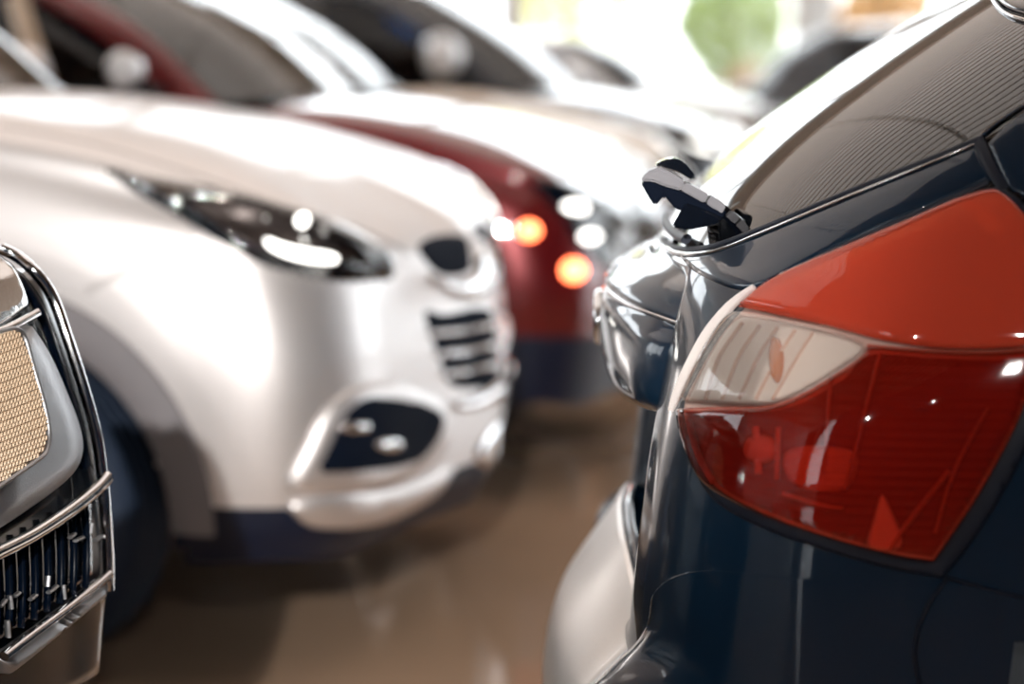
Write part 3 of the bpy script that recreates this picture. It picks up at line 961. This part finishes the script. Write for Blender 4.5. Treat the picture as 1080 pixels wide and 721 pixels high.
# ---- rear bumper
ys = [0, -.12, -.24, -.34, -.42, -.48, -.54, -.60, -.66, -.72, -.77, -.805, -.825]
top_z = [(0, .617), (.24, .60), (.36, .568), (.44, .542), (.52, .56), (.60, .61), (.68, .655), (.76, .678), (.83, .684)]
bump = [(.05, .99), (.044, 1.0), (.036, .97), (.014, .80), (-.012, .62), (-.036, .45), (-.056, .28), (-.068, .10), (-.074, -.1), (-.075, -.3), (-.06, -.62), (-.03, -.95), (.05, -1.0)]
bg = []
for x, t in bump:
    row = []
    for y in ys:
        tz = table(top_z, abs(y))
        base_z = .40
        z = base_z + (tz - base_z) * t if t >= 0 else base_z + t * .2
        corner = hx(y, max(.4, min(z, .68))) - hx(0, max(.4, min(z, .68))) + .16 * y * y
        k = sstep(.42, .62, abs(y))
        # the ledge flattens out at the corner and merges into the body side
        xc = hx(y, max(.35, z)) - .004 - .075 * (1 - sstep(.47, .57, z)) * (1 - sstep(.62, .83, abs(y)))
        xl = x + corner
        row.append((lerp(xl, xc, k), y, z))
    # run forward along the side to the wheel arch
    z = row[-1][2]
    for xx in (.40, .44):
        row.append((xx + .0, -table(WW, max(.25, z)) - .004, z))
    bg.append(row)
grid_obj('rear_bumper', surf(bg, 4, 4), M['grey_paint'], hatch, mirror=True, sharp=0)

M['brushed'] = principled('brushed_steel', (.92, .89, .86, 1), rough=.3, metal=.55, bump=('noise', 260, .12), vary=.06, vscale=8)
pg = []
for x, t in bump[2:9]:
    row = []
    for y in [-.455 * i / 12 for i in range(13)]:
        tz = table(top_z, abs(y))
        z = .40 + (tz - .40) * t if t >= 0 else .40 + t * .2
        zc_ = max(.4, min(z, .68))
        xl = x + hx(y, zc_) - hx(0, zc_) + .16 * y * y
        xc = hx(y, max(.35, z)) - .004 - .075 * (1 - sstep(.47, .57, z))
        xx = lerp(xl, xc, sstep(.42, .62, abs(y)))
        row.append((xx - .0045, y, z + .003))
    pg.append(row)
grid_obj('sill_plate', surf(pg, 3, 2), M['brushed'], hatch, thick=.004, mirror=True, sharp=0, label='brushed metal sill plate on the bumper')

# ---- shut lines and seals
seal_px = [(699, 249), (702, 256), (714, 262), (735, 263), (760, 258), (800, 243), (860, 218), (920, 193), (980, 169), (1031, 148)]
drape('tailgate_frame', RS, [(715, 268), (735, 267), (760, 262), (800, 247), (860, 222), (920, 197), (980, 173), (1029, 152), (1038, 172), (1046, 190), (1010, 206), (960, 228), (900, 254), (850, 278), (811, 299), (780, 306), (735, 288)], M['grey_paint'], hatch, step=8, lift=.003, base=.0004, edge=16, corner={0, 7, 9}, mirror=True)
drape('quarter_panel', RS, [(1042, 152), (1062, 132), (1100, 110), (1290, 20), (1330, 340), (1122, 290), (1086, 216), (1064, 198)], M['grey_paint'], hatch, step=8, lift=.004, base=.0008, edge=5, corner={0, 3, 4}, mirror=True)
strip('window_seal', drape_line(RS, seal_px, 8, .001), .0042, .003, M['seal'], hatch)
# ---- tail lamp: housing, coloured lenses, reflectors and bulbs
M['lamp_red'] = lens('red_tail_lens', (.82, .20, .13, 1), rough=.03, body=lin(170, 44, 34), body_mix=.08, gloss=.9)
M['lamp_orange'] = lens('orange_red_tail_lens', (.95, .29, .14, 1), rough=.05, body=lin(245, 92, 66), body_mix=.48, gloss=.9)
M['lamp_clear'] = lens('clear_reverse_lens', (.93, .90, .87, 1), rough=.04, body=lin(250, 240, 230), body_mix=.16)
M['lamp_cavity'] = principled('lamp_cavity', lin(205, 172, 158), rough=.5, bump=('Z', 40, .4), vary=.35, vscale=9)
M['amber'] = principled('amber_bulb_glass', lin(205, 115, 45), rough=.25, vary=.15)
M['white_rim'] = principled('pale_lamp_rim', lin(255, 246, 240), rough=.25, coat=.6, bump=('Z', 220, .5))
M['lamp_white'] = principled('white_reflector', lin(248, 238, 230), rough=.35, vary=.06, vscale=25)
M['lamp_pale'] = principled('pale_reflector', lin(225, 190, 172), rough=.35, vary=.15)
M['lamp_grey'] = principled('lamp_inner_grey', lin(235, 215, 205), rough=.4, bump=('X', 80, .4), vary=.2, vscale=60)

OUT = [(718, 430), (731, 398), (754, 358), (781, 324), (811, 301), (850, 281), (900, 257), (960, 231), (1010, 209), (1046, 198), (1064, 202), (1082, 218), (1104, 250), (1112, 300), (1106, 380), (1090, 455), (1055, 525), (1022, 576), (994, 610), (940, 600), (880, 583), (820, 563), (770, 539), (746, 518), (732, 492), (722, 457)]
tl = drape('tail_lamp', RS, OUT, M['seal'], hatch, step=10, lift=.0035, base=.0012, edge=5, corner={18}, label='red tail lamp in black housing')
# inner back plate, seen through the lenses
CAV = [(725, 428), (737, 400), (759, 362), (785, 330), (813, 308), (850, 289), (900, 266), (960, 240), (1010, 218), (1045, 207), (1060, 211), (1076, 226), (1094, 252), (1101, 300), (1094, 372), (1074, 440), (1036, 512), (1005, 560), (984, 590), (940, 583), (880, 567), (822, 547), (775, 525), (752, 507), (740, 484), (729, 455)]
drape('reflector_plate', RS, CAV, M['lamp_cavity'], tl, step=10, lift=.0045, base=.004, edge=4, corner={18})
LIFT = .022
TOPZ = [(788, 329), (813, 308), (850, 289), (900, 266), (960, 240), (1010, 218), (1045, 207), (1060, 211), (1076, 226), (1094, 252), (1101, 300), (1097, 366), (1040, 370), (980, 369), (930, 362), (880, 349), (830, 338)]
drape('upper_lens', RS, TOPZ, M['lamp_orange'], tl, step=6, lift=LIFT, base=.014, edge=6, spl=10, thick=0, corner={0, 11}, label='ribbed orange red upper lens')
LOWZ = [(727, 433), (780, 432), (818, 431), (850, 420), (890, 396), (914, 378), (918, 367), (980, 371), (1040, 372), (1096, 368), (1092, 385), (1074, 440), (1036, 512), (1005, 560), (984, 590), (940, 583), (880, 567), (822, 547), (775, 525), (752, 507), (740, 484), (730, 455)]
drape('lower_lens', RS, LOWZ, M['lamp_red'], tl, step=6, lift=LIFT, base=.014, edge=6, spl=10, thick=0, corner={0, 6, 9, 14}, label='dark red lower lens')
CLR = [(730, 425), (741, 400), (760, 364), (780, 338), (800, 336), (850, 346), (895, 357), (914, 366), (911, 376), (888, 393), (860, 411), (835, 424), (812, 430), (770, 429)]
drape('reverse_lens', RS, CLR, M['lamp_clear'], tl, step=6, lift=LIFT + .001, base=.014, edge=5, spl=10, thick=0, corner={0, 7}, label='clear reversing lens')
M['lamp_dark'] = principled('lamp_dark_cavity', lin(150, 98, 84), rough=.5, bump=('Z', 30, .4), vary=.45, vscale=7)
drape('lower_plate', RS, [(731, 438), (780, 436), (820, 434), (852, 424), (892, 400), (918, 376), (980, 378), (1040, 380), (1088, 378), (1070, 438), (1033, 509), (1002, 557), (982, 586), (940, 579), (880, 563), (824, 543), (778, 522), (755, 504), (743, 482)], M['lamp_dark'], tl, step=9, lift=.006, base=.005, edge=4, corner={0, 8, 12})
# pale ribbed rim along the leading edge
rim = [(722, 436), (728, 420), (738, 398), (758, 360), (776, 336), (790, 322), (806, 310)]
strip('lens_rim', drape_line(RS, rim, 10, .017), .0045, .008, M['white_rim'], tl, taper=lambda t: 1 - .5 * abs(2 * t - 1) ** 2, label='pale ribbed rim of the tail lamp')
# bulbs, ribs and inner reflectors
def blob(name, px, py, rx, ry, mat, lift=.014, base=.005, st=4):
    return drape(name, RS, [(px + rx * math.cos(a), py + ry * math.sin(a)) for a in [2 * PI * k / 12 for k in range(12)]], mat, tl, step=st, lift=lift, base=base, edge=min(rx, ry) * .95, spl=2)
drape('reverse_reflector', RS, [(731, 424), (742, 400), (761, 365), (781, 340), (801, 338), (850, 348), (895, 359), (912, 367), (909, 376), (887, 392), (859, 410), (834, 423), (811, 428), (770, 427)], M['lamp_white'], tl, step=8, lift=.008, base=.006, edge=4, corner={0, 7})
blob('bulb', 824, 383, 8, 25, M['amber'], .018)
for k in range(5):
    strip('reflector_rib', drape_line(RS, [(752 - k * 3 + 20 * k, 424), (766 + 20 * k, 380), (790 + 18 * k, 344 + k * 2.5)], 8, .010), .0012, .003, M['lamp_pale'], tl)
blob('bulb', 806, 474, 19, 17, M['lamp_pale'], .016)
for pts, w, mt in (([(806, 500), (803, 452)], .005, 'lamp_cavity'), ([(826, 452), (824, 505)], .003, 'lamp_cavity'),
                   ([(735, 446), (745, 480), (760, 508)], .004, 'lamp_cavity'), ([(930, 376), (915, 430), (893, 515)], .0025, 'lamp_cavity'),
                   ([(880, 400), (876, 440), (872, 500)], .0018, 'lamp_cavity'), ([(1040, 430), (1005, 495), (985, 560)], .0025, 'lamp_cavity'),
                   ([(1000, 495), (960, 545), (938, 578)], .003, 'lamp_cavity'), ([(830, 520), (870, 532), (890, 535)], .003, 'lamp_cavity'), ([(735, 438), (760, 440), (790, 438)], .003, 'lamp_cavity')):
    strip('reflector_rib', drape_line(RS, pts, 8, .0105), w, .004, M[mt], tl)
drape('reflector_wedge', RS, [(930, 520), (942, 540), (952, 570), (938, 580), (915, 574), (921, 545)], M['lamp_white'], tl, step=5, lift=.012, base=.005, edge=5)
drape('reflector_wedge', RS, [(832, 476), (872, 470), (905, 480), (896, 512), (862, 518), (834, 505)], M['lamp_cavity'], tl, step=6, lift=.009, base=.0062, edge=5)
drape('reflector_wedge', RS, [(1012, 222), (1030, 214), (1056, 236), (1066, 252), (1046, 256)], M['lamp_white'], tl, step=5, lift=.017, base=.005, edge=4, corner={0, 1, 3, 4}, spl=4)

# ---- tailgate frame between the glass and the lamp, shut lines
strip('window_highlight', drape_line(RS, [(705, 263), (716, 268), (736, 269), (762, 264), (802, 248), (862, 223), (922, 198), (981, 174), (1028, 154)], 8, .003), .003, .003, M['chrome'], hatch, taper=lambda t: 1.15 - .75 * t)  # added chrome line imitates the highlight along the frame edge
strip('tailgate_gap', drape_line(RS, [(1031, 146), (1036, 158), (1046, 178), (1060, 200)], 8, .0), .007, .003, M['seal'], hatch)
strip('tailgate_gap', drape_line(RS, [(812, 298), (850, 278), (900, 254), (960, 228), (1010, 206), (1042, 192)], 8, .0), .003, .002, M['seal'], hatch)
strip('bumper_gap', drape_line(RS, [(998, 609), (984, 628), (972, 650), (966, 672), (965, 695), (972, 730)], 8, .004), .0022, .003, M['seal'], hatch)
strip('panel_gap', drape_line(RS, [(996, 607), (1020, 614), (1050, 622), (1100, 634)], 8, .003), .0022, .003, M['seal'], hatch)
strip('glass_edge', drape_line(RS, [(1080, 112), (1056, 128), (1036, 144)], 8, .002), .0022, .003, M['chrome'], hatch)


drape('spoiler_fin', RS, [(1046, -10), (1054, 5), (1066, 14), (1084, 20), (1130, 34), (1140, -30)], M['gloss_black'], hatch, step=6, lift=.012, base=.001, edge=5, corner={0, 4, 5})
strip('fin_edge', drape_line(RS, [(1043, -10), (1051, 6), (1064, 17), (1084, 24), (1130, 38)], 8, .003), .0025, .003, M['chrome'], hatch)
# ---- rear wiper, parked over the foot of the glass
YW = RS.hit(752, 237)[0].y + .01
print('wiper plane', YW)
def prism(name, px, y0, y1, mat, parent, bev=.0025):
    a = [FR_R.pt(x, y, YW) for x, y in px]
    y0, y1 = y0 + YW, y1 + YW
    bm = bmesh.new()
    lo = [bm.verts.new((p.x, y0, p.z)) for p in a]
    hi = [bm.verts.new((p.x, y1, p.z)) for p in a]
    n = len(a)
    bm.faces.new(lo)
    bm.faces.new(list(reversed(hi)))
    for i in range(n):
        bm.faces.new((lo[i], hi[i], hi[(i + 1) % n], lo[(i + 1) % n]))
    bmesh.ops.recalc_face_normals(bm, faces=bm.faces)
    if bev:
        bmesh.ops.bevel(bm, geom=bm.edges[:], offset=bev, segments=2, affect='EDGES', clamp_overlap=True)
    bm.verts.index_update()
    vs = [v.co.copy() for v in bm.verts]
    fs = [tuple(v.index for v in f.verts) for f in bm.faces]
    bm.free()
    return mesh_obj(name, vs, fs, mat, parent, 40)


wip = prism('rear_wiper', [(676, 192), (684, 186), (700, 196), (716, 200), (745, 213), (764, 222), (772, 224), (781, 231), (777, 237), (762, 233), (735, 226), (712, 219), (700, 205), (691, 216), (686, 210)], -.026, .026, M['matte_black'], hatch)
prism('wiper_foot', [(708, 238), (722, 212), (745, 220), (766, 230), (750, 236), (726, 241)], -.03, .03, M['gloss_black'], wip)
prism('wiper_cap', [(675, 190), (682, 180), (695, 175), (708, 181), (722, 190), (718, 200), (700, 195), (688, 190)], -.030, .030, M['wiper_grey'], wip)
prism('arm_cover', [(717, 199), (723, 191), (747, 204), (742, 213)], -.028, .028, M['wiper_grey'], wip, .0015)
prism('arm_cover', [(744, 213), (749, 205), (765, 216), (760, 225)], -.027, .027, M['wiper_grey'], wip, .0015)
prism('washer_hood', [(690, 175), (700, 169), (713, 167), (722, 171), (735, 187), (731, 191), (712, 180)], .02, .07, M['gloss_black'], wip)
# arm and blade run over to the far side, lying along the glass
ln = [(Vector((hx(y, 1.02) - .014, y, 1.02 + .01 * (y - YW))), Vector((-.6, 0, .8))) for y in [YW + .02 + .04 * k for k in range(12)]]
strip('wiper_arm', ln, .008, .006, M['black_plastic'], wip, taper=lambda t: 1 - .5 * t)
ln = [(Vector((hx(y, 1.045) - .010, y, 1.045 + .02 * (y - YW))), Vector((-.6, 0, .8))) for y in [YW + .14 + .03 * k for k in range(12)]]
strip('wiper_blade', ln, .006, .012, M['rubber'], wip)


# ---------------------------------------------------------------- car across the aisle far right
FR_G2 = Frame(5.8, 18.2, -6)
far_r, shG, GG, LG = build_row_car('distant_car', FR_G2, 'dark car far down the right side behind the hatchback glass', 'car', M['black_paint'], tf=scale_tf(dz=.03), roof_z=1.62, glass=M['side_glass'])
far_r['category'] = 'car'
del far_r['group']

# ---------------------------------------------------------------- showroom
M['floor'] = principled('polished_tan_floor', lin(174, 145, 120), rough=.04, coat=.3, coat_rough=.02, vary=.08, vscale=3)
M['ceiling'] = principled('warm_ceiling', lin(150, 132, 116), rough=.8, vary=.05, vscale=2)
M['beam'] = principled('ceiling_rib_steel', lin(225, 205, 188), rough=.6, vary=.05)
M['wall'] = principled('grey_wall_plaster', lin(38, 56, 84), rough=.9, vary=.06, vscale=4)
M['white_wall'] = principled('white_wall_plaster', lin(228, 228, 228), rough=.9, vary=.04, vscale=4)
M['frame'] = principled('white_window_frame', lin(235, 235, 232), rough=.5, vary=.03)
M['pane'] = lens('clear_window_glass', (.96, .97, .97, 1), rough=.0, ior=1.45)
M['ground'] = principled('pale_paving', lin(200, 192, 182), rough=.9, vary=.1, vscale=2)
M['bark'] = principled('tree_bark', lin(96, 70, 50), rough=.9, bump=('noise', 30, .6), vary=.3)


m = bpy.data.materials.new('warm_translucent_roof_sheet')
m.use_nodes = True
nt = m.node_tree
tl_n = nt.nodes.new('ShaderNodeBsdfTranslucent')
tl_n.inputs['Color'].default_value = (.52, .48, .45, 1)
nt.links.new(tl_n.outputs[0], nt.nodes['Material Output'].inputs['Surface'])
M['skylight'] = m


def leafm(n, c):
    return principled(n, c, rough=.7, vary=.35, vscale=8, bump=('noise', 20, .5))


def struct(name, vs, fs, mat, parent=None):
    o = mesh_obj(name, vs, fs, mat, parent, 30)
    if not parent:
        o['kind'] = 'structure'
    return o


XL, XR, YB, YF, ZC = -13., 13., -9., 24., 6.6
v, f = box_vf(((XL + XR) / 2, (YB + YF) / 2, -.1), (XR - XL + .6, YF - YB + .6, .2))
struct('floor', v, f, M['floor'])
SX0, SX1, SY0, SY1 = -9., 5., 3.2, 19.


def slab(x0, x1, y0, y1):
    return box_vf(((x0 + x1) / 2, (y0 + y1) / 2, ZC + .15), (x1 - x0, y1 - y0, .3))


# roof: solid bands round one big translucent sheet
v, f = join([slab(XL - .3, SX0, YB - .3, YF + .3), slab(SX1, XR + .3, YB - .3, YF + .3), slab(SX0, SX1, YB - .3, SY0), slab(SX0, SX1, SY1, YF + .3)])
struct('ceiling', v, f, M['ceiling'])
v, f = join([box_vf((SX0 + .1 + (SX1 - SX0 - .2) * k / 4, (SY0 + SY1) / 2, ZC + .2), (.05, SY1 - SY0, .08)) for k in range(5)])
o = struct('window_90', v, f, M['frame'])
v, f = box_vf(((SX0 + SX1) / 2, (SY0 + SY1) / 2, ZC + .3), (SX1 - SX0, SY1 - SY0, .02))
mesh_obj('pane', v, f, M['skylight'], o)
parts = [box_vf(((XL + XR) / 2, y, ZC - .04), (XR - XL, .05, .05)) for y in [YB + .3 + .42 * k for k in range(78)]]
v, f = join(parts)
struct('trim_1', v, f, M['beam'])


def facade(idx, wallname, axis, at, a0, a1, bays, sill=.35, head=6.2):
    """a glazed wall: solid sill and head, framed panes between"""
    def bx(c, s):
        return box_vf((c[0], at, c[1]) if axis == 'x' else (at, c[0], c[1]), (s[0], s[2], s[1]) if axis == 'x' else (s[2], s[0], s[1]))
    mid, ln = (a0 + a1) / 2, a1 - a0
    v, f = join([bx((mid, sill / 2), (ln, sill, .3)), bx((mid, (head + ZC) / 2), (ln, ZC - head, .3))])
    struct(wallname, v, f, M['frame'])
    w = ln / bays
    for k in range(bays):
        c = a0 + w * (k + .5)
        fr = [bx((c, sill + .04), (w, .08, .14)), bx((c, head - .04), (w, .08, .14)), bx((c - w / 2 + .07, (sill + head) / 2), (.14, head - sill, .14)), bx((c + w / 2 - .07, (sill + head) / 2), (.14, head - sill, .14)), bx((c, 3.4), (w, .07, .1))]
        v, f = join(fr)
        o = struct('window_%d' % (idx + k), v, f, M['frame'])
        v, f = bx((c, (sill + head) / 2), (w - .2, head - sill - .1, .02))
        mesh_obj('pane', v, f, M['pane'], o)
    return idx + bays


ix = facade(1, 'wall_back', 'x', YF, XL, XR, 8)
ix = facade(ix, 'wall_left', 'y', XL, 4., YF, 6)
v, f = box_vf((XL, (YB + 4) / 2, ZC / 2), (.3, 4 - YB, ZC))
struct('wall_far_left', v, f, M['white_wall'])
ix = facade(ix, 'wall_right', 'y', XR, 9., YF, 5)
v, f = box_vf((XR, (YB + 9) / 2, ZC / 2), (.3, 9 - YB, ZC))
struct('wall_side', v, f, M['wall'])
ix = facade(ix, 'wall_front', 'x', YB, XL, -8., 2)
v, f = box_vf(((XR - 8.) / 2, YB, ZC / 2), (XR + 8., .3, ZC))
struct('wall_near', v, f, M['wall'])

# white columns inside the back glazing
for cx, cy, nm in ((2.72, 21.0, 'white round column beside the orange sign panel'), (-5.2, 21.0, 'white round column hidden behind the left row of cars')):
    vs, fs = lathe([(0, 0), (.22, 0), (.22, .12), (.17, .15), (.17, ZC - .25), (.24, ZC - .2), (.24, ZC - .12)], 36, 'Z', (cx, cy, 0))
    o = mesh_obj('column', vs, fs, M['frame'], None, 40)
    o['kind'] = 'structure'

# added floodlights, unseen behind the aisle, to brighten the parked cars
for sx, sz, tx, ty, watt, cone, which in ((-4.2, 4.6, -1.2, 4.6, 420, 30, 'wide left'), (-.55, 4.5, -.55, 4.65, 4700, 10.5, 'narrow middle'), (1.6, 5.2, -.2, 4.4, 620, 30, 'wide right')):
    o = bpy.data.objects.new('added_floodlight', None)
    COL.objects.link(o)
    o.location = (sx, YB + .55, sz)
    d = Vector((tx - sx, ty - YB - .55, .62 - sz)).normalized()
    o.rotation_euler = d.to_track_quat('-Z', 'Y').to_euler()
    o['label'] = '%s added fill floodlight, unseen behind the aisle' % which
    o['category'] = 'floodlight'
    o['group'] = 'added fill lights'
    fv, ff = lathe([(.0, .12), (.05, .12), (.07, .10), (.11, -.10), (.11, -.14), (.10, -.14), (.095, -.10), (.0, -.095)], 28, 'Z')
    mesh_obj('added_lamp_head', fv, ff, M['frame'], o)
    fv, ff = box_vf((0, 0, .26), (.05, .05, .3), bev=.008)
    mesh_obj('added_lamp_bracket', fv, ff, M['frame'], o)
    ld = bpy.data.lights.new('fill_beam', 'SPOT')
    ld.energy = watt
    ld.color = (1, .97, .945)
    ld.shadow_soft_size = .09
    ld.spot_size = math.radians(cone)
    ld.spot_blend = .6
    lo = bpy.data.objects.new('fill_beam', ld)
    COL.objects.link(lo)
    lo.parent = o
    lo.location = (0, 0, -.15)

# ---------------------------------------------------------------- outside the back glazing
v, f = box_vf((0, 44, -.22), (90, 40, .2))
o = struct('ground', v, f, M['ground'])


def tree(x, y, h, r, mat, label, cat='tree', seed=1, low=.35):
    root = bpy.data.objects.new('garden_tree', None)
    COL.objects.link(root)
    root.location = (x, y, -.12)
    root['label'] = label
    root['category'] = cat
    root['group'] = 'trees and shrubs outside the back windows'
    rn = random.Random(seed)
    ln = [(Vector((.05 * math.sin(k), .04 * math.cos(k * 2), h * .75 * k / 8)), Vector((1, 0, 0))) for k in range(9)]
    vs, fs = sweep(ln, .09, .09, 10, lambda t: 1.2 - .7 * t)
    mesh_obj('trunk', vs, fs, M['bark'], root)
    vs, fs = [], []
    for i in range(2600):
        u = Vector((rn.gauss(0, 1), rn.gauss(0, 1), rn.gauss(0, 1))).normalized() * (rn.random() ** .4)
        p = Vector((u.x * r, u.y * r, h * (low + (1 - low) * .5) + u.z * h * (1 - low) * .5))
        p += noise.noise_vector(p * 1.3) * r * .3
        d = Vector((rn.gauss(0, 1), rn.gauss(0, 1), rn.gauss(0, 1))).normalized()
        e = d.orthogonal().normalized()
        s = rn.uniform(.05, .10)
        b = len(vs)
        vs += [p - d * s, p + e * s * .5, p + d * s, p - e * s * .5]
        fs.append((b, b + 1, b + 2, b + 3))
    mesh_obj('foliage', vs, fs, mat, root, 0, weld=False)


tree(2.95, 31, 3.2, .75, leafm('fresh_leaves', lin(158, 172, 112)), 'green tree outside the window left of the white column', seed=2)
tree(3.0, 28.3, 1.5, .45, leafm('russet_leaves', lin(178, 146, 116)), 'low russet shrub outside, under the green tree', 'shrub', seed=3, low=.1)
tree(1.0, 36, 4.2, 1.2, leafm('yellow_leaves', lin(215, 212, 130)), 'yellow green tree outside, above the roof of the white car', seed=5)
tree(5.0, 31, 3.0, .6, leafm('orange_leaves', lin(205, 165, 115)), 'orange leaved tree outside, right of the white column', seed=7)
tree(-3.5, 34, 4.5, 1.5, leafm('fresh_leaves', lin(110, 145, 60)), 'large green tree outside, behind the left row of cars', seed=9)

# ---------------------------------------------------------------- daylight
w = bpy.data.worlds.new('daylight')
scn.world = w
w.use_nodes = True
bgn = w.node_tree.nodes['Background']
bgn.inputs['Color'].default_value = (.93, .96, 1, 1)
bgn.inputs['Strength'].default_value = 3.6

cam = bpy.data.cameras.new('camera')
co = bpy.data.objects.new('camera', cam)
COL.objects.link(co)
co.location = (0, 0, EYE)
co.rotation_euler = (PI / 2 - TH, 0, 0)
cam.sensor_width = 36
cam.lens = FPX / 1080 * 36
cam.clip_end = 300
cam.clip_start = .05
cam.dof.use_dof = True
cam.dof.focus_distance = 2.72
cam.dof.aperture_fstop = 2.0
cam.dof.aperture_blades = 0
scn.camera = co
scn.view_settings.view_transform = 'Standard'
scn.view_settings.look = 'None'
scn.view_settings.gamma = 1
scn.view_settings.use_curve_mapping = False
scn.view_settings.exposure = .55
